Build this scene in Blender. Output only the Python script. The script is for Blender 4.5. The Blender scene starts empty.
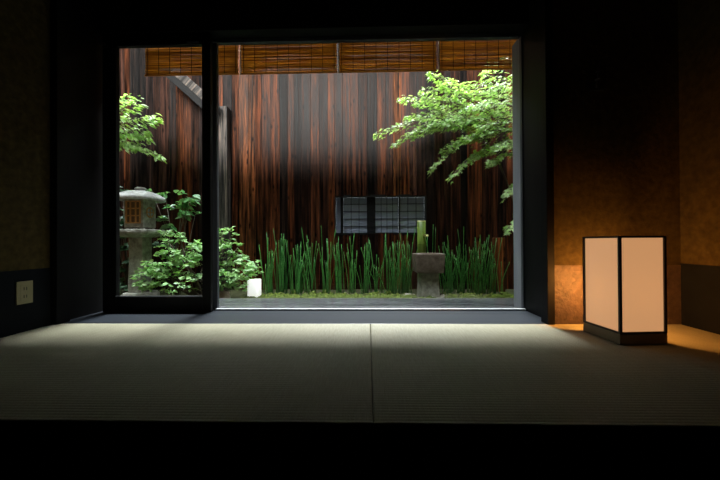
import bpy, bmesh, math, random
from mathutils import Vector, Matrix, Euler

S = bpy.context.scene
C = S.collection
PI = math.pi
V = Vector

# ------------------------------------------------------------------ camera, sky, sun, exposure
cd = bpy.data.cameras.new('camera')
cam = bpy.data.objects.new('camera', cd)
C.objects.link(cam)
cd.sensor_width = 36.0
cd.lens = 16.0
cd.clip_start = 0.02
cam.location = (0, 0, 0.5)
cam.rotation_euler = (PI / 2 + 0.006, 0.005, 0.025)
S.camera = cam

w = bpy.data.worlds.new('overcast_sky')
S.world = w
w.use_nodes = True
wn, wl = w.node_tree.nodes, w.node_tree.links
wn.clear()
wo = wn.new('ShaderNodeOutputWorld')
bg = wn.new('ShaderNodeBackground')
tc = wn.new('ShaderNodeTexCoord')
sp = wn.new('ShaderNodeSeparateXYZ')
# overcast sky: dull towards the horizon, brightest overhead
mr = wn.new('ShaderNodeValToRGB')
_e = mr.color_ramp.elements
for _p in (0.5, 0.6):
    _e.new(_p)
for _k, (_p, _v) in enumerate(((0.55, 0.008), (0.80, 0.02), (0.90, 0.10), (0.985, 1.0))):
    _e[_k].position = _p
    _e[_k].color = (_v, _v, _v, 1)
mlt = wn.new('ShaderNodeMath')
mlt.operation = 'MULTIPLY'
mlt.inputs[1].default_value = 28.0
bg.inputs['Color'].default_value = (0.90, 0.97, 1.0, 1)
wl.new(tc.outputs['Generated'], sp.inputs[0])
wl.new(sp.outputs['Z'], mr.inputs['Fac'])
wl.new(mr.outputs[0], mlt.inputs[0])
# the sky beyond the garden wall is the brighter side
mb = wn.new('ShaderNodeMapRange')
mb.interpolation_type = 'SMOOTHSTEP'
mb.inputs['From Min'].default_value = 0.15
mb.inputs['From Max'].default_value = 0.55
mb.inputs['To Min'].default_value = 0.0
mb.inputs['To Max'].default_value = 3.6
wl.new(sp.outputs['Y'], mb.inputs['Value'])
msum = wn.new('ShaderNodeMath')
msum.operation = 'ADD'
wl.new(mlt.outputs[0], msum.inputs[0])
wl.new(mb.outputs[0], msum.inputs[1])
wl.new(msum.outputs[0], bg.inputs['Strength'])
wl.new(bg.outputs[0], wo.inputs[0])

sd = bpy.data.lights.new('hazy_sun', 'SUN')
sd.energy = 8.5
sd.angle = math.radians(21)
sd.color = (1.0, 0.97, 0.93)
sun = bpy.data.objects.new('hazy_sun', sd)
C.objects.link(sun)
sun.rotation_euler = V((0.10, math.cos(math.radians(21.5)), -math.sin(math.radians(21.5)))).to_track_quat('-Z', 'Y').to_euler()

sd2 = bpy.data.lights.new('added_front_sun', 'SUN')  # second soft sun, added to brighten the tatami edge by the window
sd2.energy = 13.0
sd2.angle = math.radians(13)
sd2.color = (0.97, 0.98, 1.0)
sun2 = bpy.data.objects.new('added_front_sun', sd2)
C.objects.link(sun2)
sun2.rotation_euler = V((-0.02, -math.cos(math.radians(61.5)), -math.sin(math.radians(61.5)))).to_track_quat('-Z', 'Y').to_euler()

S.view_settings.view_transform = 'Standard'
S.view_settings.look = 'None'
S.view_settings.exposure = 0.0
S.view_settings.gamma = 1.0
S.view_settings.use_curve_mapping = False

R = random.Random(11)
CM = cam.rotation_euler.to_matrix()


def at(px, py, Y):
    """world point at room depth Y for a sighting direction"""
    d = CM @ V(((px - 360) / 320, -(py - 240) / 320, -1))
    return V((0, 0, 0.5)) + d * (Y / d.y)


# ------------------------------------------------------------------ materials
def newmat(name):
    m = bpy.data.materials.new(name)
    m.use_nodes = True
    n, l = m.node_tree.nodes, m.node_tree.links
    n.clear()
    out = n.new('ShaderNodeOutputMaterial')
    return m, n, l, out


def coords(n, l, scale=(1, 1, 1), kind='Object'):
    t = n.new('ShaderNodeTexCoord')
    mp = n.new('ShaderNodeMapping')
    mp.inputs['Scale'].default_value = scale
    l.new(t.outputs[kind], mp.inputs['Vector'])
    return mp.outputs[0]


def noise(n, l, vec, scale, detail=4, rough=0.55):
    t = n.new('ShaderNodeTexNoise')
    t.inputs['Scale'].default_value = scale
    t.inputs['Detail'].default_value = detail
    t.inputs['Roughness'].default_value = rough
    l.new(vec, t.inputs['Vector'])
    return t.outputs['Fac']


def ramp(n, l, fac, stops):
    r = n.new('ShaderNodeValToRGB')
    e = r.color_ramp.elements
    while len(e) < len(stops):
        e.new(0.5)
    for i, (p, c) in enumerate(stops):
        e[i].position = p
        e[i].color = tuple(c) + (1,)
    l.new(fac, r.inputs['Fac'])
    return r.outputs['Color']


def mul(n, l, a, b, fac=1.0):
    m = n.new('ShaderNodeMix')
    m.data_type = 'RGBA'
    m.blend_type = 'MULTIPLY'
    m.inputs['Factor'].default_value = fac
    l.new(a, m.inputs['A'])
    l.new(b, m.inputs['B'])
    return m.outputs['Result']


def bump(n, l, h, strength, dist=0.01):
    b = n.new('ShaderNodeBump')
    b.inputs['Strength'].default_value = strength
    b.inputs['Distance'].default_value = dist
    l.new(h, b.inputs['Height'])
    return b.outputs['Normal']


def mat(name, c0, c1, scale=8, stretch=(1, 1, 1), rough=0.6, bmp=0.2, bd=0.01, spec=0.4, metal=0.0, detail=5, lo=0.3, hi=0.7):
    m, n, l, out = newmat(name)
    p = n.new('ShaderNodeBsdfPrincipled')
    vec = coords(n, l, stretch)
    f = noise(n, l, vec, scale, detail)
    l.new(ramp(n, l, f, [(lo, c0), (hi, c1)]), p.inputs['Base Color'])
    p.inputs['Roughness'].default_value = rough
    p.inputs['Specular IOR Level'].default_value = spec
    p.inputs['Metallic'].default_value = metal
    if bmp:
        l.new(bump(n, l, f, bmp, bd), p.inputs['Normal'])
    l.new(p.outputs[0], out.inputs[0])
    return m


def leaf_mat(name, c0, c1, trans, rough=0.28, spec=0.75):
    m, n, l, out = newmat(name)
    a = n.new('ShaderNodeAttribute')
    a.attribute_name = 'rnd'
    col = ramp(n, l, a.outputs['Fac'], [(0.0, c0), (1.0, c1)])
    p = n.new('ShaderNodeBsdfPrincipled')
    l.new(col, p.inputs['Base Color'])
    p.inputs['Roughness'].default_value = rough
    p.inputs['Specular IOR Level'].default_value = spec
    t = n.new('ShaderNodeBsdfTranslucent')
    t2 = n.new('ShaderNodeMix')
    t2.data_type = 'RGBA'
    t2.blend_type = 'MULTIPLY'
    t2.inputs['Factor'].default_value = 1
    l.new(col, t2.inputs['A'])
    t2.inputs['B'].default_value = (1.5, 1.6, 0.8, 1)
    l.new(t2.outputs['Result'], t.inputs['Color'])
    mx = n.new('ShaderNodeMixShader')
    mx.inputs[0].default_value = trans
    l.new(p.outputs[0], mx.inputs[1])
    l.new(t.outputs[0], mx.inputs[2])
    l.new(mx.outputs[0], out.inputs[0])
    return m


def glass_mat(name):
    m, n, l, out = newmat(name)
    tr = n.new('ShaderNodeBsdfTransparent')
    tr.inputs[0].default_value = (0.97, 0.985, 0.98, 1)
    gl = n.new('ShaderNodeBsdfGlossy')
    gl.inputs['Roughness'].default_value = 0.01
    lw = n.new('ShaderNodeLayerWeight')
    lw.inputs['Blend'].default_value = 0.5
    pw = n.new('ShaderNodeMath')
    pw.operation = 'POWER'
    pw.inputs[1].default_value = 5.0
    l.new(lw.outputs['Facing'], pw.inputs[0])
    fr = n.new('ShaderNodeMapRange')
    fr.inputs['To Min'].default_value = 0.03
    fr.inputs['To Max'].default_value = 0.95
    l.new(pw.outputs[0], fr.inputs['Value'])
    mx = n.new('ShaderNodeMixShader')
    l.new(fr.outputs[0], mx.inputs[0])
    l.new(tr.outputs[0], mx.inputs[1])
    l.new(gl.outputs[0], mx.inputs[2])
    l.new(mx.outputs[0], out.inputs[0])
    return m


def plank_mat(name, stops, rough=0.42, spec=0.5, val=1.0):
    m, n, l, out = newmat(name)
    a = n.new('ShaderNodeAttribute')
    a.attribute_name = 'rnd'
    base = ramp(n, l, a.outputs['Fac'], stops)
    t = n.new('ShaderNodeTexCoord')
    # shift the grain per plank
    cmb = n.new('ShaderNodeCombineXYZ')
    ml = n.new('ShaderNodeMath')
    ml.operation = 'MULTIPLY'
    ml.inputs[1].default_value = 37.0
    l.new(a.outputs['Fac'], ml.inputs[0])
    l.new(ml.outputs[0], cmb.inputs['Z'])
    ad = n.new('ShaderNodeVectorMath')
    ad.operation = 'ADD'
    l.new(t.outputs['Object'], ad.inputs[0])
    l.new(cmb.outputs[0], ad.inputs[1])
    mp = n.new('ShaderNodeMapping')
    mp.inputs['Scale'].default_value = (1, 1, 0.035)
    l.new(ad.outputs[0], mp.inputs['Vector'])
    g = noise(n, l, mp.outputs[0], 32, 6, 0.68)
    col = mul(n, l, base, ramp(n, l, g, [(0.38, (0.10, 0.095, 0.095)), (0.50, (0.85, 0.85, 0.85)), (0.64, (2.8, 2.4, 2.1))]))
    mp2 = n.new('ShaderNodeMapping')
    mp2.inputs['Scale'].default_value = (1, 1, 0.14)
    l.new(ad.outputs[0], mp2.inputs['Vector'])
    pt = noise(n, l, mp2.outputs[0], 5.5, 4, 0.65)
    col = mul(n, l, col, ramp(n, l, pt, [(0.36, (0.34, 0.35, 0.38)), (0.58, (1.25, 1.1, 1.0))]))
    vo = n.new('ShaderNodeTexVoronoi')
    vo.inputs['Scale'].default_value = 7.5
    mp3 = n.new('ShaderNodeMapping')
    mp3.inputs['Scale'].default_value = (1.2, 1, 0.6)
    l.new(ad.outputs[0], mp3.inputs['Vector'])
    l.new(mp3.outputs[0], vo.inputs['Vector'])
    kn = ramp(n, l, vo.outputs['Distance'], [(0.08, (0.12, 0.11, 0.11)), (0.22, (1, 1, 1))])
    col = mul(n, l, col, kn)
    p = n.new('ShaderNodeBsdfPrincipled')
    l.new(col, p.inputs['Base Color'])
    rr = n.new('ShaderNodeMapRange')
    rr.inputs['To Min'].default_value = rough - 0.1
    rr.inputs['To Max'].default_value = rough + 0.2
    l.new(g, rr.inputs['Value'])
    l.new(rr.outputs[0], p.inputs['Roughness'])
    p.inputs['Specular IOR Level'].default_value = spec
    l.new(bump(n, l, g, 0.35, 0.006), p.inputs['Normal'])
    l.new(p.outputs[0], out.inputs[0])
    return m


M = {}
M['fence'] = plank_mat('weathered_cedar_planks', [(0.0, (0.006, 0.005, 0.0048)), (0.3, (0.024, 0.010, 0.006)), (0.55, (0.058, 0.020, 0.008)), (0.78, (0.016, 0.0125, 0.013)), (1.0, (0.13, 0.048, 0.017))], rough=0.30, spec=0.06)
M['grey_wood'] = plank_mat('grey_weathered_timber', [(0.0, (0.05, 0.05, 0.053)), (1.0, (0.09, 0.088, 0.087))], rough=0.5, spec=0.2)
M['deck'] = mat('wet_grey_deck', (0.035, 0.037, 0.04), (0.13, 0.135, 0.14), 9, (0.12, 2.2, 1), 0.24, 0.25, 0.004, 0.5)
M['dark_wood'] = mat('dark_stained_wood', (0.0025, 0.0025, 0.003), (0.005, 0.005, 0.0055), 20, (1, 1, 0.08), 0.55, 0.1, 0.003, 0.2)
M['sill'] = mat('blue_black_sill_board', (0.004, 0.0068, 0.011), (0.009, 0.0145, 0.022), 14, (0.06, 1.5, 1), 0.38, 0.12, 0.003, 0.4)
M['frame_grey'] = mat('grey_window_jamb', (0.05, 0.055, 0.065), (0.085, 0.092, 0.105), 15, (1, 1, 0.1), 0.45, 0.1, 0.003)
M['plaster'] = mat('brown_clay_plaster', (0.046, 0.034, 0.0125), (0.092, 0.067, 0.024), 26, (1, 1, 1), 0.9, 0.55, 0.012, 0.15, detail=8)
M['paper_dado'] = mat('navy_paper_dado', (0.0045, 0.006, 0.009), (0.008, 0.010, 0.014), 10, (1, 1, 1), 0.85, 0.15, 0.006, 0.12)
M['brown_dado'] = mat('crinkled_brown_paper_dado', (0.055, 0.036, 0.029), (0.115, 0.078, 0.064), 34, (1, 1, 1), 0.5, 0.7, 0.012, 0.4, detail=6)
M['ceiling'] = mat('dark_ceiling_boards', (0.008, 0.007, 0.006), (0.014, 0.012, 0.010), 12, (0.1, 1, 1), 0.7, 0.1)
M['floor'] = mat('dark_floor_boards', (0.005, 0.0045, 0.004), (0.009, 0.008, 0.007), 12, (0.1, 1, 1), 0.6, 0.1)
M['bamboo'] = mat('green_bamboo', (0.09, 0.16, 0.02), (0.22, 0.30, 0.05), 10, (1, 1, 0.3), 0.35, 0.05, 0.003, 0.5)
M['bamboo_cut'] = mat('cut_bamboo_rim', (0.62, 0.58, 0.24), (0.75, 0.70, 0.34), 10, (1, 1, 1), 0.5, 0.05)
M['stone'] = mat('mossy_granite', (0.15, 0.14, 0.11), (0.42, 0.41, 0.36), 16, (1, 1, 1), 0.8, 0.6, 0.012, 0.3, detail=8)
M['stone_brown'] = mat('brown_basin_stone', (0.085, 0.060, 0.042), (0.22, 0.17, 0.13), 15, (1, 1, 1), 0.75, 0.6, 0.012, 0.3, detail=8)
M['stone_lt'] = mat('pale_granite', (0.40, 0.40, 0.39), (0.72, 0.72, 0.70), 22, (1, 1, 1), 0.8, 0.6, 0.012, 0.3, detail=8)
M['pink_stone'] = mat('pinkish_rock', (0.30, 0.20, 0.17), (0.62, 0.50, 0.46), 14, (1, 1, 1), 0.7, 0.5, 0.012, 0.3)
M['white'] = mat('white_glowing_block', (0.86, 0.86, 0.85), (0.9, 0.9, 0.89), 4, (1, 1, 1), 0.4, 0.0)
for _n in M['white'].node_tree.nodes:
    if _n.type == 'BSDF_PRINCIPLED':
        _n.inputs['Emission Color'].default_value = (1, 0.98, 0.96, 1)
        _n.inputs['Emission Strength'].default_value = 0.75  # emission added so the block reads brighter than everything around it
M['lattice'] = mat('orange_brown_lattice_wood', (0.36, 0.17, 0.055), (0.50, 0.25, 0.085), 30, (1, 1, 0.15), 0.5, 0.1)
M['paper_dark'] = mat('lantern_backing_paper', (0.10, 0.05, 0.02), (0.15, 0.08, 0.03), 8)
M['shoji'] = mat('shoji_paper', (0.25, 0.28, 0.38), (0.30, 0.33, 0.44), 5, (1, 1, 1), 0.8, 0.0)
M['stem'] = leaf_mat('horsetail_stems', (0.03, 0.16, 0.03), (0.11, 0.36, 0.08), 0.15, 0.4, 0.4)
M['maple'] = leaf_mat('maple_leaves', (0.18, 0.36, 0.07), (0.52, 0.66, 0.32), 0.45)
M['bush'] = leaf_mat('bush_leaves', (0.14, 0.34, 0.09), (0.46, 0.64, 0.32), 0.3)
M['broad'] = leaf_mat('broad_leaves', (0.07, 0.24, 0.08), (0.25, 0.46, 0.22), 0.3, 0.28)
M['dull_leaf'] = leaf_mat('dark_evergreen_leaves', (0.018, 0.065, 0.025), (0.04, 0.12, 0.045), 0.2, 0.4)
M['bark'] = mat('grey_brown_bark', (0.06, 0.045, 0.035), (0.14, 0.11, 0.085), 30, (1, 1, 0.3), 0.85, 0.5)
M['moss'] = mat('garden_moss', (0.015, 0.030, 0.006), (0.12, 0.16, 0.022), 30, (1, 1, 1), 0.95, 0.8, 0.03, 0.1, detail=8)
M['soil'] = mat('damp_garden_soil', (0.012, 0.012, 0.008), (0.05, 0.055, 0.02), 9, (1, 1, 1), 0.95, 0.6, 0.03, 0.1, detail=8)
M['metal'] = mat('brushed_metal', (0.30, 0.31, 0.32), (0.40, 0.41, 0.42), 40, (1, 1, 1), 0.4, 0.0, metal=0.8)
M['rail'] = mat('pale_aluminium_rail', (0.45, 0.47, 0.49), (0.55, 0.57, 0.59), 20, (0.1, 1, 1), 0.4, 0.0, metal=0.3)
M['iron'] = mat('dark_iron', (0.05, 0.05, 0.05), (0.09, 0.09, 0.085), 40, (1, 1, 1), 0.5, 0.1, metal=0.6)
M['outlet'] = mat('aged_cream_plastic', (0.30, 0.27, 0.16), (0.34, 0.31, 0.19), 5, (1, 1, 1), 0.45, 0.0)
M['slot'] = mat('dark_socket_slot', (0.02, 0.02, 0.02), (0.03, 0.03, 0.03), 5, (1, 1, 1), 0.6, 0.0)
M['lampwood'] = mat('dark_walnut_lamp_wood', (0.018, 0.012, 0.009), (0.035, 0.023, 0.016), 24, (1, 1, 0.1), 0.45, 0.1)
M['lampbase'] = mat('brown_lamp_base_wood', (0.16, 0.12, 0.07), (0.24, 0.18, 0.11), 24, (0.1, 0.1, 1), 0.5, 0.1)
M['cord'] = mat('pale_blind_cord', (0.55, 0.42, 0.26), (0.66, 0.52, 0.34), 30)
M['thread'] = mat('dark_blind_thread', (0.02, 0.012, 0.006), (0.03, 0.02, 0.01), 30)
M['seam'] = mat('tatami_core', (0.10, 0.09, 0.05), (0.14, 0.12, 0.07), 30)
M['glass'] = glass_mat('window_glass')
M['roof'] = mat('dark_roof_tiles', (0.02, 0.02, 0.022), (0.04, 0.04, 0.044), 6, (1, 1, 1), 0.6, 0.2)
M['reed'] = leaf_mat('blind_reeds', (0.25, 0.12, 0.05), (0.60, 0.35, 0.17), 0.4, 0.6, 0.15)


def tatami_mat_material():
    m, n, l, out = newmat('woven_rush')
    p = n.new('ShaderNodeBsdfPrincipled')
    a = noise(n, l, coords(n, l, (1, 0.06, 1)), 300, 3)
    b = noise(n, l, coords(n, l, (1, 1, 1)), 2.2, 4)
    c = ramp(n, l, a, [(0.3, (0.355, 0.34, 0.245)), (0.7, (0.48, 0.46, 0.345))])
    c = mul(n, l, c, ramp(n, l, b, [(0.3, (0.86, 0.88, 0.84)), (0.7, (1.05, 1.03, 1.0))]))
    l.new(c, p.inputs['Base Color'])
    p.inputs['Roughness'].default_value = 0.55
    p.inputs['Specular IOR Level'].default_value = 0.3
    l.new(bump(n, l, a, 0.15, 0.002), p.inputs['Normal'])
    l.new(p.outputs[0], out.inputs[0])
    return m


M['tatami'] = tatami_mat_material()


def paper_mat():
    """glowing washi shade: lit evenly from within, a little of the bulb's light passes straight"""
    m, n, l, out = newmat('washi_paper')
    f = noise(n, l, coords(n, l, (1, 1, 1)), 60, 4)
    t = n.new('ShaderNodeBsdfTranslucent')
    l.new(ramp(n, l, f, [(0.3, (0.80, 0.76, 0.72)), (0.7, (0.86, 0.82, 0.78))]), t.inputs['Color'])
    d = n.new('ShaderNodeBsdfDiffuse')
    d.inputs['Color'].default_value = (0.34, 0.31, 0.30, 1)
    mx = n.new('ShaderNodeMixShader')
    mx.inputs[0].default_value = 0.93
    l.new(t.outputs[0], mx.inputs[1])
    l.new(d.outputs[0], mx.inputs[2])
    e = n.new('ShaderNodeEmission')
    e.inputs['Color'].default_value = (1.0, 0.49, 0.21, 1)
    e.inputs['Strength'].default_value = 0.50
    ad = n.new('ShaderNodeAddShader')
    l.new(mx.outputs[0], ad.inputs[0])
    l.new(e.outputs[0], ad.inputs[1])
    l.new(ad.outputs[0], out.inputs[0])
    return m


M['washi'] = paper_mat()


def thin_paper_mat():
    m, n, l, out = newmat('thin_open_paper')
    t = n.new('ShaderNodeBsdfTranslucent')
    t.inputs['Color'].default_value = (0.8, 0.72, 0.62, 1)
    tr = n.new('ShaderNodeBsdfTransparent')
    m2 = n.new('ShaderNodeMixShader')
    m2.inputs[0].default_value = 0.9
    l.new(t.outputs[0], m2.inputs[1])
    l.new(tr.outputs[0], m2.inputs[2])
    l.new(m2.outputs[0], out.inputs[0])
    return m


def bulb_mat():
    m, n, l, out = newmat('frosted_bulb')
    e = n.new('ShaderNodeEmission')
    e.inputs['Color'].default_value = (1.0, 0.39, 0.075, 1)
    e.inputs['Strength'].default_value = 235
    l.new(e.outputs[0], out.inputs[0])
    return m


M['thin_paper'] = thin_paper_mat()
M['bulb'] = bulb_mat()


# ------------------------------------------------------------------ mesh helpers
class MB:
    def __init__(s):
        s.v, s.f, s.r, s.sm = [], [], [], []

    def add(s, vs, fs, r=0.5, smooth=False):
        o = len(s.v)
        s.v += [tuple(p) for p in vs]
        s.f += [tuple(i + o for i in f) for f in fs]
        s.r += [r] * len(vs)
        s.sm += [smooth] * len(fs)
        return s

    def build(s, name, m, parent=None, loc=None, rot=None):
        me = bpy.data.meshes.new(name)
        me.from_pydata(s.v, [], s.f)
        me.materials.append(m)
        a = me.attributes.new('rnd', 'FLOAT', 'POINT')
        a.data.foreach_set('value', s.r)
        me.polygons.foreach_set('use_smooth', s.sm)
        me.update()
        o = bpy.data.objects.new(name, me)
        C.objects.link(o)
        if parent:
            o.parent = parent
        if loc:
            o.location = loc
        if rot:
            o.rotation_euler = rot
        return o

    def box(s, x0, x1, y0, y1, z0, z1, bev=0.0, r=0.5, mtx=None):
        if bev <= 0:
            vs = [V((x, y, z)) for x in (x0, x1) for y in (y0, y1) for z in (z0, z1)]
            fs = [(0, 1, 3, 2), (4, 6, 7, 5), (0, 4, 5, 1), (2, 3, 7, 6), (0, 2, 6, 4), (1, 5, 7, 3)]
        else:
            bm = bmesh.new()
            bmesh.ops.create_cube(bm, size=1)
            bmesh.ops.scale(bm, vec=(x1 - x0, y1 - y0, z1 - z0), verts=bm.verts)
            bmesh.ops.translate(bm, vec=((x0 + x1) / 2, (y0 + y1) / 2, (z0 + z1) / 2), verts=bm.verts)
            bmesh.ops.bevel(bm, geom=bm.edges[:], offset=bev, segments=2, affect='EDGES', profile=0.6)
            bm.verts.index_update()
            vs = [v.co.copy() for v in bm.verts]
            fs = [[v.index for v in f.verts] for f in bm.faces]
            bm.free()
        if mtx:
            vs = [mtx @ v for v in vs]
        return s.add(vs, fs, r)

    def tube(s, pts, rad, n=6, r=0.5, cap=True):
        pts = [V(p) for p in pts]
        k = len(pts)
        if not hasattr(rad, '__len__'):
            rad = [rad] * k
        vs, fs = [], []
        for i, p in enumerate(pts):
            d = (pts[min(i + 1, k - 1)] - pts[max(i - 1, 0)])
            d = d.normalized() if d.length > 1e-9 else V((0, 0, 1))
            u = d.orthogonal().normalized() if abs(d.z) < 0.95 else V((1, 0, 0))
            u = (u - d * u.dot(d)).normalized()
            if abs(d.z) < 0.95:
                u = V((0, 0, 1)).cross(d).normalized()
            q = d.cross(u)
            for j in range(n):
                a = 2 * PI * j / n
                vs.append(p + (u * math.cos(a) + q * math.sin(a)) * rad[i])
        for i in range(k - 1):
            for j in range(n):
                fs.append((i * n + j, i * n + (j + 1) % n, (i + 1) * n + (j + 1) % n, (i + 1) * n + j))
        if cap:
            fs.append(tuple(range(n))[::-1])
            fs.append(tuple((k - 1) * n + j for j in range(n)))
        return s.add(vs, fs, r, True)

    def rings(s, prof, n=32, sq=2.0, cx=0, cy=0, jit=0.0, r=0.5, cap=True, rng=None, smooth=True):
        """stack of superellipse rings: prof = [(half width, z)], sq = 2 round, large = square"""
        rng = rng or R
        vs, fs = [], []
        k = len(prof)
        for (a, z) in prof:
            for j in range(n):
                t = 2 * PI * j / n
                c, q = math.cos(t), math.sin(t)
                d = (abs(c) ** sq + abs(q) ** sq) ** (-1 / sq)
                jj = 1 + rng.uniform(-jit, jit)
                vs.append(V((cx + c * d * a * jj, cy + q * d * a * jj, z + rng.uniform(-jit, jit) * 0.15)))
        for i in range(k - 1):
            for j in range(n):
                fs.append((i * n + j, i * n + (j + 1) % n, (i + 1) * n + (j + 1) % n, (i + 1) * n + j))
        if cap:
            fs.append(tuple(range(n))[::-1])
            fs.append(tuple((k - 1) * n + j for j in range(n)))
        return s.add(vs, fs, r, smooth)

    def leaf(s, p, d, up, L, kind='ovate', wd=0.27, r=0.5):
        d = d.normalized()
        side = d.cross(up)
        if side.length < 1e-4:
            side = d.orthogonal()
        side.normalize()
        nrm = side.cross(d)

        def q(a, b, c):
            return p + d * (a * L) + side * (b * L) + nrm * (c * L)
        if kind == 'ovate':
            vs = [q(0, 0, 0), q(.25, wd * .85, .05), q(.25, 0, -.02), q(.25, -wd * .85, .05), q(.6, wd, .02), q(.6, 0, -.05), q(.6, -wd, .02), q(1, 0, -.16)]
            fs = [(0, 2, 1), (0, 3, 2), (1, 2, 5, 4), (2, 3, 6, 5), (4, 5, 7), (5, 6, 7)]
        else:
            lob = [(-112, .42), (-58, .78), (0, 1.0), (58, .78), (112, .42)]
            notch = [-150, -86, -30, 30, 86, 150]
            nr = [.12, .26, .34, .34, .26, .12]
            vs = [q(0, 0, 0)]
            for a, l_ in lob:
                a = math.radians(a)
                vs.append(q(math.cos(a) * l_, math.sin(a) * l_, -.14 * l_))
            for a, l_ in zip(notch, nr):
                a = math.radians(a)
                vs.append(q(math.cos(a) * l_, math.sin(a) * l_, .02))
            fs = [(0, 6 + i, 1 + i, 7 + i) for i in range(5)]
        return s.add(vs, fs, r)


def tag(o, label, cat, group=None, kind=None):
    o['label'] = label
    o['category'] = cat
    if group:
        o['group'] = group
    if kind:
        o['kind'] = kind
    return o


def empty(name, loc=(0, 0, 0), rz=0):
    o = bpy.data.objects.new(name, None)
    o.empty_display_size = 0.1
    o.location = loc
    o.rotation_euler = (0, 0, rz)
    C.objects.link(o)
    return o


def struct(o, label=None, cat=None):
    o['kind'] = 'structure'
    if label:
        o['label'] = label
        o['category'] = cat
    return o


# ------------------------------------------------------------------ the room
XL, XR, YF, YN, YW = -1.965, 1.87, 1.963, 0.889, 2.36
ZC = 2.42
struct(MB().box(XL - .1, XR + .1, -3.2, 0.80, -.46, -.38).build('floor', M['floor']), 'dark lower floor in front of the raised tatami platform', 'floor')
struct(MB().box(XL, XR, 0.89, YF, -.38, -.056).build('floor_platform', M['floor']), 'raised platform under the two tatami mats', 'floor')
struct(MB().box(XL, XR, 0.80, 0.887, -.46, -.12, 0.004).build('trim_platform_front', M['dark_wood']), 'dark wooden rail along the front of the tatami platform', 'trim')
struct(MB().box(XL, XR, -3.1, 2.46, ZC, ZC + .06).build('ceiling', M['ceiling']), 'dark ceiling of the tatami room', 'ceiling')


def wall(name, x0, x1, y0, y1, m_up, m_dado, face, label):
    """plaster wall with a papered dado 0.35 m high standing 3 mm proud"""
    o = MB().box(x0, x1, y0, y1, -.46, ZC).build(name, m_up)
    struct(o, label, 'wall')
    t = 0.004
    b = MB()
    if face == '+x':
        b.box(x1, x1 + t, y0, y1, -.05, .35)
    if face == '-x':
        b.box(x0 - t, x0, y0, y1, -.05, .362)
    if face == '-y':
        b.box(x0, x1, y0 - t, y0, -.05, .352)
    b.build('dado', m_dado, o)
    return o


wall('wall_left', XL - .1, XL, -3.1, YF, M['plaster'], M['paper_dado'], '+x', 'brown plaster left wall with a navy paper dado')
wall('wall_right', XR, XR + .1, -3.1, YF + .1, M['plaster'], M['paper_dado'], '-x', 'brown plaster right wall with a navy paper dado')
wall('wall_back', 1.117, XR, YF, YF + .10, M['plaster'], M['brown_dado'], '-y', 'brown plaster wall beside the window with a crinkled brown paper dado')
struct(MB().box(XL - .1, XR + .1, -3.2, -3.1, -.46, ZC).build('wall_rear', M['dark_wood']), 'dark wall behind the viewer', 'wall')
# alcove by the window
struct(MB().box(XL - .1, XL, YF, YW + .1, -.4, ZC).build('wall_alcove_left', M['dark_wood']), 'dark wooden left cheek of the window alcove', 'wall')
b = MB()
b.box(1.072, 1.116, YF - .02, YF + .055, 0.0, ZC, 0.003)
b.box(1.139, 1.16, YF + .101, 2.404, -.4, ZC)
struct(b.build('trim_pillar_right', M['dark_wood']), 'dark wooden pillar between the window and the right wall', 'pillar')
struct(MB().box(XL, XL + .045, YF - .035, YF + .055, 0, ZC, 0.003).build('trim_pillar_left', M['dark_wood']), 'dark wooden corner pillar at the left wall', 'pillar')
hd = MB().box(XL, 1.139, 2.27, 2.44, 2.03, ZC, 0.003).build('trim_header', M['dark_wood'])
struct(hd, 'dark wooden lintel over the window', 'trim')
struct(MB().box(XL, 1.139, YF + .002, 2.44, -.05, -.002, 0.004).build('trim_sill', M['sill']), 'blue black wooden sill board below the window', 'sill')
# outer faces of the house
b = MB()
b.box(-5.6, XL - .1, 2.36, 2.46, -.3, 2.7)
b.box(1.16, 4.2, 2.36, 2.46, -.3, 2.7)
b.box(XL - .1, 1.16, 2.36, 2.46, ZC + .06, 2.7)
b.box(-5.6, 4.2, 2.30, 2.46, -.5, -.06)
struct(b.build('wall_outside', M['plaster']), 'outer house wall around the window', 'wall')
b = MB()
b.add([(-5.6, 2.94, 2.42), (4.2, 2.94, 2.42), (4.2, 2.94, 2.50), (-5.6, 2.94, 2.50), (-5.6, -3.4, 4.5), (4.2, -3.4, 4.5), (4.2, -3.4, 4.62), (-5.6, -3.4, 4.62)],
      [(0, 1, 2, 3), (3, 2, 6, 7), (1, 0, 4, 5), (0, 3, 7, 4), (2, 1, 5, 6), (5, 4, 7, 6)])
struct(b.build('ceiling_eave', M['roof']), 'dark house roof and eave over the veranda', 'roof')


# ------------------------------------------------------------------ windows
def sash(name, x0, x1, y, z0, z1, st_l, st_r, rb, rt, th, m, label):
    root = empty(name, ((x0 + x1) / 2, y, 0))
    struct(root, label, 'window')
    cx = (x0 + x1) / 2
    b = MB()
    b.box(x0 - cx, x0 + st_l - cx, -th / 2, th / 2, z0, z1, 0.003)
    b.box(x1 - st_r - cx, x1 - cx, -th / 2, th / 2, z0, z1, 0.003)
    b.box(x0 + st_l - cx, x1 - st_r - cx, -th / 2, th / 2, z0, z0 + rb, 0.003)
    b.box(x0 + st_l - cx, x1 - st_r - cx, -th / 2, th / 2, z1 - rt, z1, 0.003)
    b.build('window_frame', m, root)
    MB().box(x0 + st_l - cx - .003, x1 - st_r - cx + .003, -.003, .003, z0 + rb - .003, z1 - rt + .003).build('glass_pane', M['glass'], root)
    return root


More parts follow.
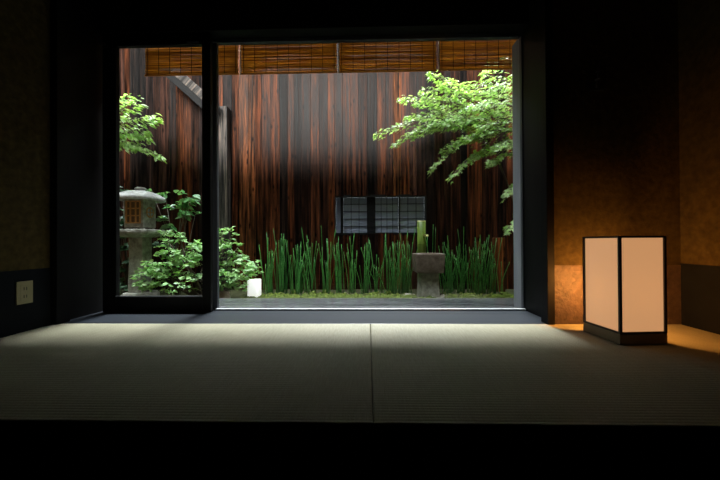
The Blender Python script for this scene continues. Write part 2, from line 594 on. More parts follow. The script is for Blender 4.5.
w1 = sash('window_1', -1.932, -1.136, 2.300, 0.0, 2.03, .100, .062, .112, .090, .036, M['dark_wood'], 'dark framed sliding glass door left of the middle stile')
MB().box(-.298, .336, -.024, -.018, .108, .116).build('highlight_strip', M['frame_grey'], w1)  # grey strip drawn as the thin highlight along the glass bottom edge
w2 = sash('window_2', -1.188, 1.138, 2.385, 0.0, 2.03, .058, .006, .006, .028, .036, M['frame_grey'], 'large glass pane right of the middle stile')
MB().box(-1.105, 1.163, -.045, -.019, 0.0, .010, 0.001).build('bottom_rail', M['rail'], w2)
for wroot, px0, px1, py, yy in ((w1, 95, 106, 44.8, 2.282), (w1, 187, 199, 42.3, 2.282), (w2, 210.5, 217, 42.2, 2.367), (w2, 509, 518, 36.8, 2.367)):
    p0, p1 = at(px0, py, yy), at(px1, py, yy)
    MB().box(p0.x - wroot.location.x, p1.x - wroot.location.x, yy - .004 - wroot.location.y, yy - wroot.location.y, p0.z - .005, p0.z + .005, .001).build('metal_plate', M['metal'], wroot)

struct(MB().box(1.1385, 1.1599, 2.405, 2.535, -.05, 2.03, .002).build('trim_jamb_right', mat('pale_grey_jamb', (0.24, 0.26, 0.29), (0.33, 0.35, 0.38), 15, (1, 1, 0.1), 0.5, 0.1)), 'grey outer window jamb at the right end of the glass', 'trim')

# ------------------------------------------------------------------ garden setting
GZ = -0.20
b = MB()
nx, ny = 90, 26
gx0, gx1, gy0, gy1 = -5.5, 4.1, 2.46, 4.9
gr = random.Random(3)
vs = []
for j in range(ny + 1):
    for i in range(nx + 1):
        x = gx0 + (gx1 - gx0) * i / nx
        y = gy0 + (gy1 - gy0) * j / ny
        vs.append((x, y, GZ - .012 + gr.uniform(-.006, .006)))
fs = [(j * (nx + 1) + i, j * (nx + 1) + i + 1, (j + 1) * (nx + 1) + i + 1, (j + 1) * (nx + 1) + i) for j in range(ny) for i in range(nx)]
b.add(vs, fs, .5, True)
struct(b.build('ground', M['soil']), 'damp dark soil of the courtyard garden', 'ground')

# moss cushions along the front of the planting bed: nobody could count them
b = MB()
for i in range(520):
    x = gr.uniform(-1.6, 2.3)
    y = 3.90 + abs(gr.gauss(0, .16))
    if abs(x - .757) < .17 and y > 3.92:
        continue
    a = gr.uniform(.02, .055)
    h = gr.uniform(.010, .035)
    prof = [(a, -.005), (a * .92, h * .45), (a * .6, h * .85), (a * .15, h)]
    b.rings([(p, GZ + q) for p, q in prof], 8, 2, x, y, .12, gr.random(), rng=gr)
tag(b.build('moss', M['moss']), 'low yellow green moss along the front of the horsetail bed', 'moss', kind='stuff')

# tall plank wall of the courtyard
fr = random.Random(5)


def plank_wall(name, L, H, seed, label):
    b = MB()
    rr = random.Random(seed)
    x = 0
    while x < L:
        wd = rr.uniform(.105, .175)
        d = rr.uniform(-.006, .006)
        col = rr.choice([rr.uniform(0, .35), rr.uniform(.2, .6), rr.uniform(.45, .62), rr.uniform(.66, .82), rr.uniform(.1, .4), rr.uniform(.85, 1) if rr.random() < .55 else .3])
        b.box(x + .002, x + wd - .002, d, d + .025, 0, H, .003, col)
        x += wd
    b.box(0, L, .024, .06, 0, H, 0, .0)
    o = b.build(name, M['fence'])
    return struct(o, label, 'wall')


WY = 4.80
HOLE = (-.50, .87, .625, 1.19)
# main wall in four pieces of one mesh so a low window opening is left free
def board(b, x0, x1, z0, z1, col):
    """one plank, slightly cupped or twisted as old boards are"""
    o = len(b.v)
    b.box(x0 + .0005, x1 - .0005, WY, WY + .025, z0, z1, .0015, col)
    t, dd = fr.gauss(0, .032), fr.uniform(-.005, .005)
    xm = (x0 + x1) / 2
    for k in range(o, len(b.v)):
        p = b.v[k]
        b.v[k] = (p[0], p[1] + dd + (p[0] - xm) * t, p[2])


b = MB()
x = -5.5
while x < 4.1:
    wd = fr.uniform(.095, .155)
    d = fr.uniform(-.007, .007)
    u = fr.random()
    col = fr.uniform(0, .32) if u < .32 else fr.uniform(.25, .5) if u < .58 else fr.uniform(.48, .62) if u < .74 else fr.uniform(.7, .82) if u < .88 else fr.uniform(.88, 1)
    x1 = x + wd
    inside = x1 > HOLE[0] and x < HOLE[1]
    if inside:
        if x < HOLE[0] and HOLE[0] - x > .03:
            x1 = HOLE[0]
            board(b, x, x1, GZ - .1, 3.6, col)
        else:
            if x1 > HOLE[1]:
                x1 = HOLE[1] + .005
            board(b, x, x1, GZ - .1, HOLE[2], col)
            board(b, x, x1, HOLE[3], 3.6, col)
    else:
        board(b, x, x1, GZ - .1, 3.6, col)
    x = x1
b.box(-5.5, HOLE[0], WY + .034, WY + .07, GZ - .1, 3.6, 0, 0)
b.box(HOLE[1], 4.1, WY + .034, WY + .07, GZ - .1, 3.6, 0, 0)
b.box(HOLE[0], HOLE[1], WY + .034, WY + .07, GZ - .1, HOLE[2], 0, 0)
b.box(HOLE[0], HOLE[1], WY + .034, WY + .07, HOLE[3], 3.6, 0, 0)
struct(b.build('wall_garden', M['fence']), 'tall weathered brown plank wall closing the garden', 'wall')
o = plank_wall('wall_garden_left', 2.9, 3.6, 8, 'plank wall at the left end of the garden')
o.location = (-5.5, 1.95, GZ - .1)
o.rotation_euler = (0, 0, PI / 2)
o = plank_wall('wall_garden_right', 2.9, 3.6, 9, 'plank wall at the right end of the garden')
o.location = (4.1, 4.85, GZ - .1)
o.rotation_euler = (0, 0, -PI / 2)

# low shoji-backed lattice window in the plank wall
w3 = empty('window_3', (0, WY + .05, 0))
struct(w3, 'low window of pale latticed paper panels in the plank wall', 'window')
b = MB()
b.box(HOLE[0], HOLE[1], -.05, .05, HOLE[2] - .02, HOLE[2] + .012)
b.box(HOLE[0], HOLE[1], -.05, .05, HOLE[3] - .012, HOLE[3] + .02)
b.box(HOLE[0] - .01, HOLE[0] + .012, -.05, .05, HOLE[2], HOLE[3])
b.box(HOLE[1] - .012, HOLE[1] + .01, -.05, .05, HOLE[2], HOLE[3])
b.box(-.415, -.375, .0, .05, HOLE[2], HOLE[3])
b.box(-.015, .115, .0, .05, HOLE[2], HOLE[3])
b.box(.467, .487, .0, .05, HOLE[2], HOLE[3])
b.build('window_frame', M['dark_wood'], w3)
for x0, x1, nn in ((-.488, -.415, 0), (-.375, -.015, 3), (.115, .467, 4), (.487, .858, 3)):
    MB().box(x0, x1, .052, .06, HOLE[2] + .012, HOLE[3] - .012).build('paper_panel', M['shoji'], w3)
    b = MB()
    if nn:
        for k in range(1, nn):
            xx = x0 + (x1 - x0) * k / nn
            b.box(xx - .0035, xx + .0035, .042, .052, HOLE[2] + .012, HOLE[3] - .012)
        for k in range(1, 5):
            zz = HOLE[2] + (HOLE[3] - HOLE[2]) * k / 5
            b.box(x0, x1, .042, .052, zz - .0035, zz + .0035)
        b.build('lattice', M['dark_wood'], w3)

# veranda boards just outside the glass
vr = empty('wooden_veranda', (0, 2.8, -.2))
tag(vr, 'wet grey wooden veranda boards just outside the glass', 'veranda', kind='structure')
y = 2.475
k = 0
for k in range(6):
    wd = .112
    MB().box(-3.6, 2.8, y - 2.8, y + wd - .012 - 2.8, .118, .150, .003, fr.random()).build('board', M['deck'], vr)
    y += wd
b = MB()
for xx in (-3.2, -1.8, -.4, 1.0, 2.4):
    b.box(xx, xx + .07, 2.48 - 2.8, 3.12 - 2.8, .06, .118)
    b.box(xx, xx + .07, 3.04 - 2.8, 3.11 - 2.8, -.02, .06)
b.build('joist', M['grey_wood'], vr)

# ------------------------------------------------------------------ tatami mats
def tatami(x0, x1, label):
    b = MB()
    y0, y1 = YN, YF - .002
    n = 69
    zs = []
    p = (y1 - y0) / n
    ys = []
    for i in range(n):
        for t in (0, .12, .3, .5, .7, .88):
            ys.append(y0 + (i + t) * p)
            zs.append(-.004 * (1 - math.sin(PI * t) ** 1.0) if t else -.0052)
    ys.append(y1)
    zs.append(-.0052)
    vs, fs = [], []
    e = .004
    for yy, zz in zip(ys, zs):
        vs += [(x0, yy, zz - .004), (x0 + e, yy, zz), (x1 - e, yy, zz), (x1, yy, zz - .004)]
    for i in range(len(ys) - 1):
        for j in range(3):
            fs.append((i * 4 + j, i * 4 + j + 1, (i + 1) * 4 + j + 1, (i + 1) * 4 + j))
    b.add(vs, fs, .5, False)
    top = b
    core = MB().box(x0, x1, y0, y1, -.055, -.0100)
    root = empty('tatami_mat', ((x0 + x1) / 2, (y0 + y1) / 2, -.055))
    tag(root, label, 'mat', 'tatami mats')
    for bb, nm, mm in ((top, 'woven_surface', M['tatami']), (core, 'core', M['seam'])):
        o = bb.build(nm, mm, root)
        o.location = -V(root.location)
    return root


tatami(XL + .005, .011, 'green straw tatami mat on the left side of the seam')
tatami(.0135, XR - .005, 'green straw tatami mat on the right side, under the paper lamp')

# ------------------------------------------------------------------ floor lamp (andon)
lr = empty('paper_lamp', (1.3125, 1.690, 0.001), math.radians(4.4))
tag(lr, 'glowing square paper floor lamp with a dark wood frame on the tatami', 'lamp')
hw = .119
MB().box(-hw, hw, -hw, hw, 0, .050, .003).build('base', M['lampbase'], lr)
b = MB()
for sx in (-1, 1):
    for sy in (-1, 1):
        t = .012
        cx, cy = sx * (hw - t / 2), sy * (hw - t / 2)
        b.box(cx - t / 2, cx + t / 2, cy - t / 2, cy + t / 2, .050, .522, .001)
for s_ in (-1, 1):
    c = s_ * (hw - .006)
    for z0, z1 in ((.050, .060), (.512, .522)):
        b.box(-hw + .012, hw - .012, c - .005, c + .005, z0, z1)
        b.box(c - .005, c + .005, -hw + .012, hw - .012, z0, z1)
b.build('frame', M['lampwood'], lr)
MB().box(-hw + .012, hw - .012, -hw + .012, hw - .012, .504, .511).build('light_stop_board', M['lampwood'], lr)  # unseen lid added to keep lamp light off the upper wall
for i in range(4):
    o = MB().box(-hw + .010, hw - .010, -.0008, .0008, .056, .516).build('paper_panel', M['washi' if i in (0, 3) else 'thin_paper'], lr)
    a = i * PI / 2
    o.rotation_euler = (0, 0, a)
    o.location = (math.sin(a) * (hw - .008), -math.cos(a) * (hw - .008), 0)
b = MB()
b.tube([(0, 0, .050), (0, 0, .14)], [.03, .024], 12)
b.tube([(0, 0, .14), (0, 0, .20)], [.019, .019], 12)
sk = b.build('bulb_socket', M['lampwood'], lr)
b = MB()
b.rings([(.012, .196), (.022, .215), (.030, .24), (.029, .262), (.018, .281), (.004, .288)], 16, 2)
b.build('bulb', M['bulb'], sk).location = (0, .035, 0)
sk.location = (0, 0, 0)

# ------------------------------------------------------------------ small room things
ot = empty('wall_outlet', (XL + .0045, 1.775, .222))
tag(ot, 'cream double power outlet on the navy dado of the left wall', 'outlet')
MB().box(0, .008, -.043, .043, -.064, .064, .002).build('cover_plate', M['outlet'], ot)
b = MB()
b.box(.008, .0095, -.024, .024, -.045, .045, .0005)
si = b.build('socket_insert', M['outlet'], ot)
for dz in (-.022, .022):
    b = MB()
    b.box(.0094, .0099, -.009, -.005, dz - .009, dz + .009)
    b.box(.0094, .0099, .005, .009, dz - .009, dz + .009)
    b.build('socket_slot', M['slot'], si)

hk = empty('wall_hook', (1.38, YF - .0005, 1.41))
tag(hk, 'small dim metal hook fitting high on the plaster wall above the lamp', 'hook')
MB().box(-.042, .042, -.012, 0, -.008, .008, .003).build('back_plate', M['iron'], hk)
b = MB()
b.tube([(0, -.006, .008), (0, -.008, .045), (0, -.02, .06)], [.007, .006, .006], 8)
b.rings([(.006, .048), (.017, .052), (.015, .062), (.004, .068)], 12, 2, 0, -.018)
b.rings([(.004, .094), (.012, .098), (.012, .106), (.004, .11)], 12, 2, 0, -.018)
b.tube([(0, -.018, .06), (0, -.018, .10)], .004, 8)
b.build('hook_stem', M['iron'], hk)


# ------------------------------------------------------------------ reed blinds under the eave
def blind(px0, px1, ybot, label, seed):
    Y = 2.90
    x0, x1 = at(px0, ybot, Y).x, at(px1, ybot, Y).x
    zb = at((px0 + px1) / 2, ybot, Y).z
    zt = 2.405
    rr = random.Random(seed)
    root = empty('reed_blind', ((x0 + x1) / 2, Y, zb))
    tag(root, label, 'blind', 'reed blinds under the eave')
    h, W = zt - zb, x1 - x0
    b = MB()
    z = .012
    while z < h - .012:
        r_ = rr.uniform(.0022, .0042)
        xa, xb = -W / 2 + rr.uniform(0, .012), W / 2 - rr.uniform(0, .012)
        pts = []
        bow = rr.uniform(-.0035, .0035)
        for k in range(7):
            t = k / 6
            pts.append((xa + (xb - xa) * t, rr.uniform(-.0015, .0015), z + bow * math.sin(PI * t) + rr.uniform(-.0012, .0012)))
        b.tube(pts, [r_ * rr.uniform(.8, 1.15) for _ in pts], 5, rr.random())
        z += r_ * 1.55
    rd = b.build('reeds', M['reed'], root)
    b = MB()
    n = 9
    for k in range(n):
        xx = -W / 2 + .03 + (W - .06) * k / (n - 1)
        b.box(xx - .0022, xx + .0022, -.0065, -.0045, 0, h)
        b.box(xx - .0022, xx + .0022, .0045, .0065, 0, h)
    b.build('binding_thread', M['thread'], rd)
    b = MB()
    b.tube([(-W / 2, 0, .004), (W / 2, 0, .004)], .009, 8, .2)
    b.build('bottom_rod', M['reed'], root)
    b = MB()
    b.tube([(-W / 2, 0, h - .006), (W / 2, 0, h - .006)], .010, 8, .2)
    b.build('top_rod', M['reed'], root)
    if px0 > 200:
        b = MB()
        b.tube([(-W / 2 + .006, -.011, h), (-W / 2 + .004, -.011, h * .5), (-W / 2 + .006, -.011, -.012)], .005, 6)
        b.build('pull_cord', M['cord'], root)
    return root


blind(145, 239, 75, 'reed blind farthest left, half hidden by the middle window stile', 1)
blind(240.5, 337.5, 73.3, 'reed blind second from the left, right of the middle stile', 2)
blind(338.5, 437, 71.6, 'reed blind second from the right, above the lattice window', 3)
blind(438.5, 536, 69.5, 'reed blind at the right end, above the maple', 4)

# ------------------------------------------------------------------ post with sloping beam
pr = empty('timber_post', (at(227, 150, 4.665).x - .085, 4.727, GZ))
tag(pr, 'weathered grey timber post with a sloping beam behind the window stile', 'post')
MB().box(-.085, .085, -.06, .06, -.01, 2.72, .006, .6).build('post', M['grey_wood'], pr)
p0, p1 = at(158, 60, 4.35), at(207, 103.5, 4.35)
d = (p1 - p0)
L = d.length
ang = math.atan2(d.z, d.x)
b = MB()
b.box(-L / 2, L / 2, -.015, .235, -.01, .10, .004, .8)
o = b.build('sloping_beam', M['grey_wood'], pr)
o.location = (p0 + p1) / 2 - pr.location
o.rotation_euler = (0, -ang, 0)
b = MB()
b.box(-L / 2, L / 2, -.015, .235, -.10, -.011, .004, .1)
o = b.build('shaded_underside', M['dark_wood'], pr)  # dark strip standing in for the beam's shaded underside
o.location = (p0 + p1) / 2 - pr.location
o.rotation_euler = (0, -ang, 0)

# ------------------------------------------------------------------ stone lantern
ln = empty('stone_lantern', (-2.945, 4.072, GZ - .01))
tag(ln, 'square stone garden lantern with a domed cap among the bushes', 'lantern')
lg = random.Random(21)
z0 = .21
b = MB()
b.rings([(.175, -.02), (.175, .05), (.15, .08)], 32, 5, 0, 0, .01, rng=lg)
b.build('base_stone', M['stone'], ln)
b = MB()
b.rings([(.098, .07), (.094, .3), (.090, .55), (.092, .785)], 40, 22, 0, 0, .010, rng=lg, smooth=False)
b.build('shaft', M['stone'], ln)
b = MB()
b.rings([(.12, .78), (.17, .80), (.206, .828), (.212, .85), (.210, .872), (.20, .885)], 48, 14, 0, 0, .006, rng=lg, smooth=False)
b.build('platform', M['stone'], ln)
b = MB()
for sx in (-1, 1):
    for sy in (-1, 1):
        b.box(sx * .09 - .022, sx * .09 + .022, sy * .09 - .022, sy * .09 + .022, .880, .908, .004)
b.box(-.122, .122, -.122, .122, .906, 1.275, .006)
fb = b.build('firebox', M['stone'], ln)
# wooden lattice window on the front face
b = MB()
b.box(-.088, .088, -.126, -.1215, .965, 1.235)
wp = b.build('window_paper', M['paper_dark'], ln)
b = MB()
for xx in (-.088, -.034, .034, .088):
    b.box(xx - .009, xx + .009, -.136, -.1255, .962, 1.238, .001)
for zz in (.965, 1.055, 1.145, 1.235):
    b.box(-.097, .097, -.1345, -.1255, zz - .008, zz + .008, .001)
b.build('window_lattice', M['lattice'], wp)
# round window with a cross on the right face
b = MB()
ring = []
for k in range(25):
    a = 2 * PI * k / 24
    ring.append((.1255, math.cos(a) * .062, 1.105 + math.sin(a) * .062))
b.tube(ring, .010, 6, cap=False)
b.box(.1225, .131, -.008, .008, 1.045, 1.165)
b.box(.1225, .131, -.06, .06, 1.097, 1.113)
rw = b.build('round_window', M['lattice'], ln)
b = MB()
b.rings([(.055, 0), (.055, .003)], 24, 2)
o = b.build('round_window_paper', M['shoji'], rw, (.1222, 0, 1.105), (0, PI / 2, 0))
b = MB()
b.rings([(.125, 1.284), (.18, 1.270), (.222, 1.252), (.236, 1.260), (.238, 1.288), (.222, 1.316), (.17, 1.352), (.11, 1.378), (.05, 1.390)], 48, 4.5, 0, 0, .008, rng=lg)
cp = b.build('cap', M['stone_lt'], ln)
b = MB()
b.rings([(.055, 1.395), (.066, 1.408), (.060, 1.422), (.03, 1.432)], 20, 2, 0, 0, .02, rng=lg)
b.build('finial', M['stone_lt'], cp)

# ------------------------------------------------------------------ water basin and bamboo spout
bs = empty('stone_basin', (.765, 4.12, GZ - .01))
tag(bs, 'brown stone water basin block on a pillar in front of the bamboo pipe', 'basin')
b = MB()
b.rings([(.136, -.02), (.132, .03), (.128, .15), (.126, .28), (.128, .325)], 28, 5, 0, 0, .012, rng=lg, smooth=False)
b.build('pillar', M['stone'], bs)
b = MB()
b.rings([(.150, .318), (.170, .328), (.178, .42), (.184, .545), (.180, .557), (.170, .560), (.115, .558), (.10, .53), (.06, .48), (.01, .47)], 48, 22, 0, 0, .007, rng=lg, smooth=False)
b.build('block', M['stone_brown'], bs)
b = MB()
b.rings([(.105, .535), (.105, .537)], 28, 6)
b.build('water', mat('still_water', (.01, .012, .012), (.015, .018, .018), 3, (1, 1, 1), .05, 0.0), bs)

bp = empty('bamboo_pipe', (.735, 4.42, GZ - .01))
tag(bp, 'green upright bamboo pipe with a cut spout behind the stone basin', 'bamboo pipe')
b = MB()
prof = [(.058, 0)]
for zn in (.30, .66):
    prof += [(.057, zn - .02), (.061, zn - .006), (.055, zn), (.061, zn + .006), (.057, zn + .02)]
prof += [(.058, .99), (.050, .992), (.048, .90)]
b.rings(prof, 22, 2, 0, 0, .0)
cu = b.build('culm', M['bamboo'], bp)
b = MB()
b.rings([(.0585, .985), (.0585, .996), (.046, .996), (.046, .975)], 22, 2, cap=False)
b.build('cut_rim', M['bamboo_cut'], cu)
b = MB()
# short half-pipe spout pointing right and to the front
for k in range(7):
    pass
sv, sf = [], []
for i in range(2):
    for j in range(9):
        a = PI + PI * j / 8
        rr_ = .030 if i == 0 else .028
        sv.append((.052 + i * .055, math.cos(a) * rr_, math.sin(a) * rr_ + .80 + .012 * (1 - i)))
for i in range(2):
    for j in range(9):
        a = PI + PI * j / 8
        rr_ = .023 if i == 0 else .021
        sv.append((.052 + i * .055, math.cos(a) * rr_, math.sin(a) * rr_ + .80 + .012 * (1 - i)))
for j in range(8):
    sf += [(j, j + 1, 10 + j, 9 + j), (18 + j, 27 + j, 28 + j, 19 + j), (9 + j, 10 + j, 28 + j, 27 + j), (j, 18 + j, 19 + j, j + 1)]
sf += [(0, 9, 27, 18), (8, 26, 35, 17)]
b.add(sv, sf)
b.build('spout', M['bamboo_cut'], cu, rot=(0, 0, -.9))

# ------------------------------------------------------------------ white block, rocks, wooden stake
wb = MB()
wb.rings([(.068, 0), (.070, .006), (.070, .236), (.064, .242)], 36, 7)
o = wb.build('bright_white_block', M['white'], None, (at(254.5, 290, 4.0).x, 4.0, GZ - .005))
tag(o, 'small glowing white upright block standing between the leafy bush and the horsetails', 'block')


def rock(x, y, a, h, m, label, seed, group=None, sx=1.0):
    rg = random.Random(seed)
    b = MB()
    b.rings([(a * .85, -.03), (a, h * .15), (a * .98, h * .5), (a * .8, h * .82), (a * .4, h)], 14, 2.6, 0, 0, .10, rng=rg)
    o = b.build('rock', m, None, (x, y, GZ - .01), (0, 0, rg.uniform(0, 3)))
    o.scale = (sx, 1, 1)
    tag(o, label, 'rock', group)
    return o


rock(at(223, 295, 3.95).x, 3.95, .078, .115, M['pink_stone'], 'pinkish rock at the foot of the leafy bush beside the window stile', 4)
rock(.98, 4.05, .075, .035, M['stone'], 'flat grey rock on the right of the basin pillar', 6)
rock(.53, 4.12, .085, .035, M['stone'], 'flat grey rock on the left of the basin pillar', 7)

o = MB().box(-.078, .078, -.04, .04, 0, .77, .008, 1.0).build('wooden_stake', M['fence'], None, (1.865, 4.62, GZ - .02))
tag(o, 'broad brown wooden stake at the right end of the horsetails', 'stake')


# ------------------------------------------------------------------ horsetail clumps
def horsetail(px, Y, n, spread, h0, label, seed):
    rr = random.Random(seed)
    x = at(px, 290, Y).x
    root = empty('horsetail_clump', (x, Y, GZ - .01))
    tag(root, label, 'horsetail', 'horsetail clumps along the plank wall')
    b = MB()
    for i in range(n):
        bx, by = rr.gauss(0, spread * .5), rr.gauss(0, .05)
        h = h0 * (rr.uniform(.55, 1.05) if rr.random() < .85 else rr.uniform(1.05, 1.28))
        lx, ly = rr.gauss(0, .055) + bx * .35, rr.gauss(0, .05)
        rad = rr.uniform(.0042, .0068)
        pts, rads = [], []
        ns = 9
        for k in range(ns):
            t = k / (ns - 1)
            p = V((bx + lx * t ** 1.6, by + ly * t ** 1.6, h * t))
            pts += [p]
            rads += [rad * (1 - .25 * t)]
        b.tube(pts, rads, 5, rr.random())
        for k in range(1, ns - 1):
            q = pts[k]
            b.rings([(rads[k] * 1.0, q.z - .004), (rads[k] * 1.35, q.z), (rads[k] * 1.0, q.z + .004)], 5, 2, q.x, q.y, 0, 0.0, False)
        q = pts[-1]
        b.tube([q - V((0, 0, .004)), q + V((0, 0, .012)), q + V((0, 0, .026))], [rads[-1] * 1.1, rads[-1] * 1.3, .001], 5, rr.random())
    b.build('stems', M['stem'], root)
    return root


HT = [(269, 4.36, 16, .09, .66, 'sparse horsetail clump nearest the white block'),
      (282, 4.46, 18, .10, .70, 'second horsetail clump to the right of the white block'),
      (295, 4.36, 16, .09, .72, 'third horsetail clump to the right of the white block'),
      (304, 4.50, 11, .07, .72, 'fourth horsetail clump to the right of the white block'),
      (312, 4.40, 10, .05, .72, 'fifth horsetail clump to the right of the white block'),
      (327, 4.42, 14, .06, .72, 'narrow horsetail clump just left of the lattice window edge'),
      (339, 4.38, 15, .07, .66, 'horsetail clump below the left edge of the lattice window'),
      (353, 4.46, 11, .08, .64, 'thin horsetail clump below the left lattice panel'),
      (365, 4.38, 14, .07, .66, 'horsetail clump below the dark middle bar of the lattice window'),
      (378, 4.46, 8, .07, .58, 'sparsest horsetail clump, below the middle lattice panel'),
      (392, 4.32, 26, .10, .66, 'dense horsetail clump second to the left of the basin'),
      (403, 4.42, 28, .11, .70, 'dense horsetail clump directly left of the basin'),
      (450, 4.36, 26, .10, .62, 'dense horsetail clump directly right of the basin'),
      (461, 4.46, 24, .10, .70, 'second dense horsetail clump right of the basin'),
      (473, 4.34, 26, .10, .66, 'third dense horsetail clump right of the basin'),
      (485, 4.44, 24, .10, .66, 'horsetail clump directly left of the wooden stake'),
      (499, 4.40, 7, .09, .50, 'low sparse horsetail clump in front of the wooden stake'),
      (434, 4.60, 6, .10, .78, 'thin tall horsetail clump behind the bamboo pipe')]
for i, a in enumerate(HT):
    horsetail(*a, seed=100 + i)


# ------------------------------------------------------------------ leafy plants
def add_twig(b, p0, p1, r0, r1, rr, sag=0.0):
    pts = []
    for k in range(5):
        t = k / 4
        p = p0.lerp(p1, t)
        p.z += sag * math.sin(PI * t) + rr.uniform(-.01, .01)
        p.x += rr.uniform(-.012, .012)
        pts.append(p)
    b.tube(pts, [r0 + (r1 - r0) * k / 4 for k in range(5)], 6)


def clump_plant(name, base, blobs, leaf_len, wd, m, label, cat, seed, stems=7, up=.55, stem_r=.012):
    """blobs: (centre, (rx, ry, rz), leaf count)"""
    rr = random.Random(seed)
    root = empty(name, base)
    tag(root, label, cat)
    fo, st = MB(), MB()
    base = V(base)
    for c, rad, n in blobs:
        c = V(c)
        hubs = []
        for k in range(max(3, n // 9)):
            u = V((rr.gauss(0, 1), rr.gauss(0, 1), rr.gauss(0, 1))).normalized()
            q = rr.uniform(.45, 1.0) ** .5
            hubs.append((c + V((u.x * rad[0] * q, u.y * rad[1] * q, u.z * rad[2] * q)), u))
        for i in range(n):
            h, u = rr.choice(hubs)
            az = rr.uniform(0, 2 * PI)
            d = V((math.cos(az), math.sin(az), rr.uniform(-.35, .25))) + u * .5
            L = leaf_len * rr.uniform(.6, 1.15)
            p = h + V((rr.gauss(0, .02), rr.gauss(0, .02), rr.gauss(0, .012))) - base
            nn = V((rr.gauss(0, .4), rr.gauss(0, .4) - .15, 1)) * up + u * .35
            fo.leaf(p, d, nn, L, 'ovate', wd, rr.random())
        for h, u in hubs[:max(2, len(hubs) // 6)]:
            mid = c.lerp(base, .5) + V((rr.uniform(-.05, .05), rr.uniform(-.05, .05), 0))
            st.tube([V((rr.uniform(-.05, .05), rr.uniform(-.05, .05), 0)), mid - base, h - base], [stem_r, stem_r * .7, stem_r * .3], 6)
    fo.build('foliage', m, root)
    st.build('stems', M['bark'], root)
    return root


def bl(px, py, Y, rx, ry, n, rd=None):
    k = Y / 320
    return (tuple(at(px, py, Y)), (rx * k, rd or (rx * k * .8), ry * k), n)


clump_plant('leafy_bush', (at(203, 300, 3.95).x, 3.98, GZ - .01), [
    bl(222, 238, 4.0, 13, 11, 190), bl(228, 253, 3.95, 17, 12, 280), bl(243, 269, 3.92, 22, 11, 360), bl(222, 275, 3.9, 20, 13, 320),
    bl(205, 250, 4.05, 18, 10, 200), bl(180, 248, 4.0, 20, 12, 320), bl(162, 264, 3.9, 18, 11, 300), bl(150, 277, 3.88, 18, 11, 300),
    bl(178, 282, 3.86, 20, 10, 260), bl(198, 266, 4.0, 16, 14, 160), bl(207, 288, 3.9, 14, 8, 90), bl(240, 284, 3.95, 12, 8, 110), bl(172, 236, 4.1, 12, 6, 110)],
    .062, .27, M['bush'], 'bright green leafy bush spreading behind the middle window stile', 'bush', 31, stem_r=.014)
clump_plant('broad_leaf_shrub', (at(176, 300, 4.4).x, 4.4, GZ - .01), [
    bl(178, 197,  4.4, 16, 4, 34), bl(190, 203, 4.45, 8, 4, 16), bl(176, 210,  4.4, 14, 4, 36), bl(192, 216, 4.45, 9, 4, 20), bl(170, 222,  4.4, 13, 5, 34), bl(160, 190,  4.4, 10, 3, 12)],
    .125, .25, M['broad'], 'broad leaved shrub with pale layered leaves right of the stone lantern', 'shrub', 32)
clump_plant('evergreen_shrub', (-3.42, 4.45, GZ - .01), [
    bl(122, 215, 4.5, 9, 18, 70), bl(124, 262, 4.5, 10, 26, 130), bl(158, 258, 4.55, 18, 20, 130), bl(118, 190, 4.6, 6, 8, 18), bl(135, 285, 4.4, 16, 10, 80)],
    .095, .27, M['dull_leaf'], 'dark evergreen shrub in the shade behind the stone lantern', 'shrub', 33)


def maple(name, base, trunk, sprays, m, kind, leaf_len, dens, label, seed, wd=.27, trunk_r=.05):
    """sprays: (start, end, half width, droop)"""
    rr = random.Random(seed)
    root = empty(name, base)
    tag(root, label, 'tree')
    base = V(base)
    fo, br = MB(), MB()
    br.tube([V(p) - base for p in trunk], [trunk_r * (1 - .6 * k / (len(trunk) - 1)) for k in range(len(trunk))], 8)
    for s0, s1, hw_, droop in sprays:
        s0, s1 = V(s0), V(s1)
        L = (s1 - s0).length
        d = (s1 - s0).normalized()
        side = d.cross(V((0, 0, 1))).normalized()
        pts = []
        for k in range(6):
            t = k / 5
            pts.append(s0.lerp(s1, t) + V((0, 0, droop * math.sin(PI * t))) - base)
        br.tube(pts, [.009 * (1 - .8 * k / 5) + .0015 for k in range(6)], 5)
        n = int(L * dens)
        for i in range(n):
            t = rr.random() ** .8
            env = math.sin(PI * min(1, .18 + t * .82)) ** .6
            off = rr.uniform(-1, 1) * hw_ * env
            p = s0.lerp(s1, t) + V((0, 0, droop * math.sin(PI * t))) + side * off
            p.z += rr.gauss(0, .022) - abs(off) * .25
            az = d * .7 + side * (.9 if off > 0 else -.9) * rr.uniform(.1, 1.2) + V((0, 0, -.35 + rr.uniform(-.3, .25)))
            nn = V((rr.gauss(0, .35), rr.gauss(0, .35) - .25, 1))
            fo.leaf(p - base, az, nn, leaf_len * rr.uniform(.6, 1.2), kind, wd, rr.random())
            if i % 7 == 0:
                c0 = s0.lerp(s1, max(0, t - .08)) + V((0, 0, droop * math.sin(PI * max(0, t - .08))))
                br.tube([c0 - base, p - base], [.003, .0012], 4)
    fo.build('foliage', m, root)
    br.build('branches', M['bark'], root)
    return root


def sp_(x0, y0, Y0, x1, y1, Y1, hw_, droop):
    return (tuple(at(x0, y0, Y0)), tuple(at(x1, y1, Y1)), hw_, droop)


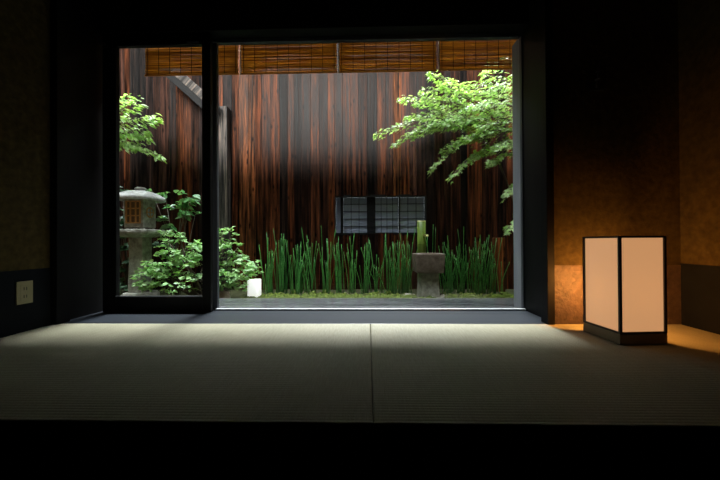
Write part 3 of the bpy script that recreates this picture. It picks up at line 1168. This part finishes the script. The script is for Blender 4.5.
MS = [
    sp_(505, 110, 4.1, 428, 74, 4.0, .16, .04), sp_(500, 120, 4.1, 440, 84, 3.9, .18, .05), sp_(505, 120, 4.1, 398, 99, 3.9, .15, .09),
    sp_(495, 135, 4.1, 374, 136, 3.8, .17, .22), sp_(490, 130, 4.0, 392, 146, 3.75, .16, .20), sp_(490, 128, 4.2, 405, 118, 4.0, .18, .12),
    sp_(500, 130, 4.0, 429, 173, 3.8, .14, .16), sp_(510, 140, 4.0, 447, 181, 3.7, .10, .10), sp_(512, 145, 4.1, 470, 160, 3.8, .12, .05),
    sp_(525, 90, 3.9, 482, 74, 3.7, .16, .03), sp_(525, 80, 3.9, 490, 90, 3.6, .18, .02), sp_(525, 110, 3.9, 470, 106, 3.6, .18, .05),
    sp_(525, 125, 3.9, 476, 128, 3.6, .16, .05), sp_(525, 140, 3.9, 492, 150, 3.6, .12, .03), sp_(520, 150, 3.9, 487, 166, 3.6, .05, .03),
    sp_(522, 60, 4.1, 485, 68, 3.9, .18, .04), sp_(525, 180, 3.9, 503, 197, 3.6, .05, .02), sp_(525, 215, 3.9, 505, 231, 3.6, .04, .02),
    sp_(515, 105, 4.0, 460, 112, 3.8, .20, .05), sp_(515, 120, 4.0, 455, 126, 3.8, .20, .06), sp_(518, 132, 3.9, 462, 140, 3.7, .18, .06),
    sp_(515, 92, 4.2, 462, 86, 4.0, .18, .05), sp_(520, 100, 4.3, 485, 98, 4.1, .22, .04), sp_(520, 115, 4.3, 480, 116, 4.1, .22, .04),
    sp_(470, 100, 4.1, 420, 92, 3.9, .16, .06), sp_(480, 128, 4.0, 412, 138, 3.8, .16, .12), sp_(490, 140, 4.0, 440, 152, 3.8, .14, .10),
    sp_(500, 100, 4.2, 455, 96, 4.0, .18, .06), sp_(480, 120, 4.1, 430, 130, 3.9, .18, .08), sp_(470, 110, 4.2, 415, 104, 4.0, .15, .06)]
maple('maple_tree', (at(540, 300, 4.1).x, 4.1, GZ - .01),
      [(at(540, 300, 4.1).x, 4.1, GZ - .01), at(528, 240, 4.05), at(514, 200, 4.0), at(500, 165, 4.0), at(508, 125, 4.1), at(520, 60, 4.1)],
      MS, M['maple'], 'maple', .046, 200, 'light green maple with fine layered leaves at the right end of the glass', 41, trunk_r=.022)
LS = [sp_(96, 128, 4.1, 140, 100, 3.9, .14, .03), sp_(96, 135, 4.1, 158, 118, 3.9, .14, .07), sp_(96, 140, 4.1, 146, 132, 3.9, .14, .05),
      sp_(96, 145, 4.1, 162, 159, 3.9, .12, .12), sp_(98, 145, 4.2, 140, 148, 3.9, .13, .05), sp_(96, 118, 4.1, 130, 96, 4.0, .10, .02), sp_(96, 132, 4.2, 150, 140, 4.1, .12, .06)]
maple('slender_tree', (at(88, 300, 4.2).x, 4.2, GZ - .01),
      [(at(88, 300, 4.2).x, 4.2, GZ - .01), at(92, 220, 4.2), at(95, 145, 4.15), at(98, 100, 4.1)],
      LS, M['maple'], 'ovate', .080, 150, 'light green leafy branches reaching in at the left edge of the glass', 42, .24, trunk_r=.025)
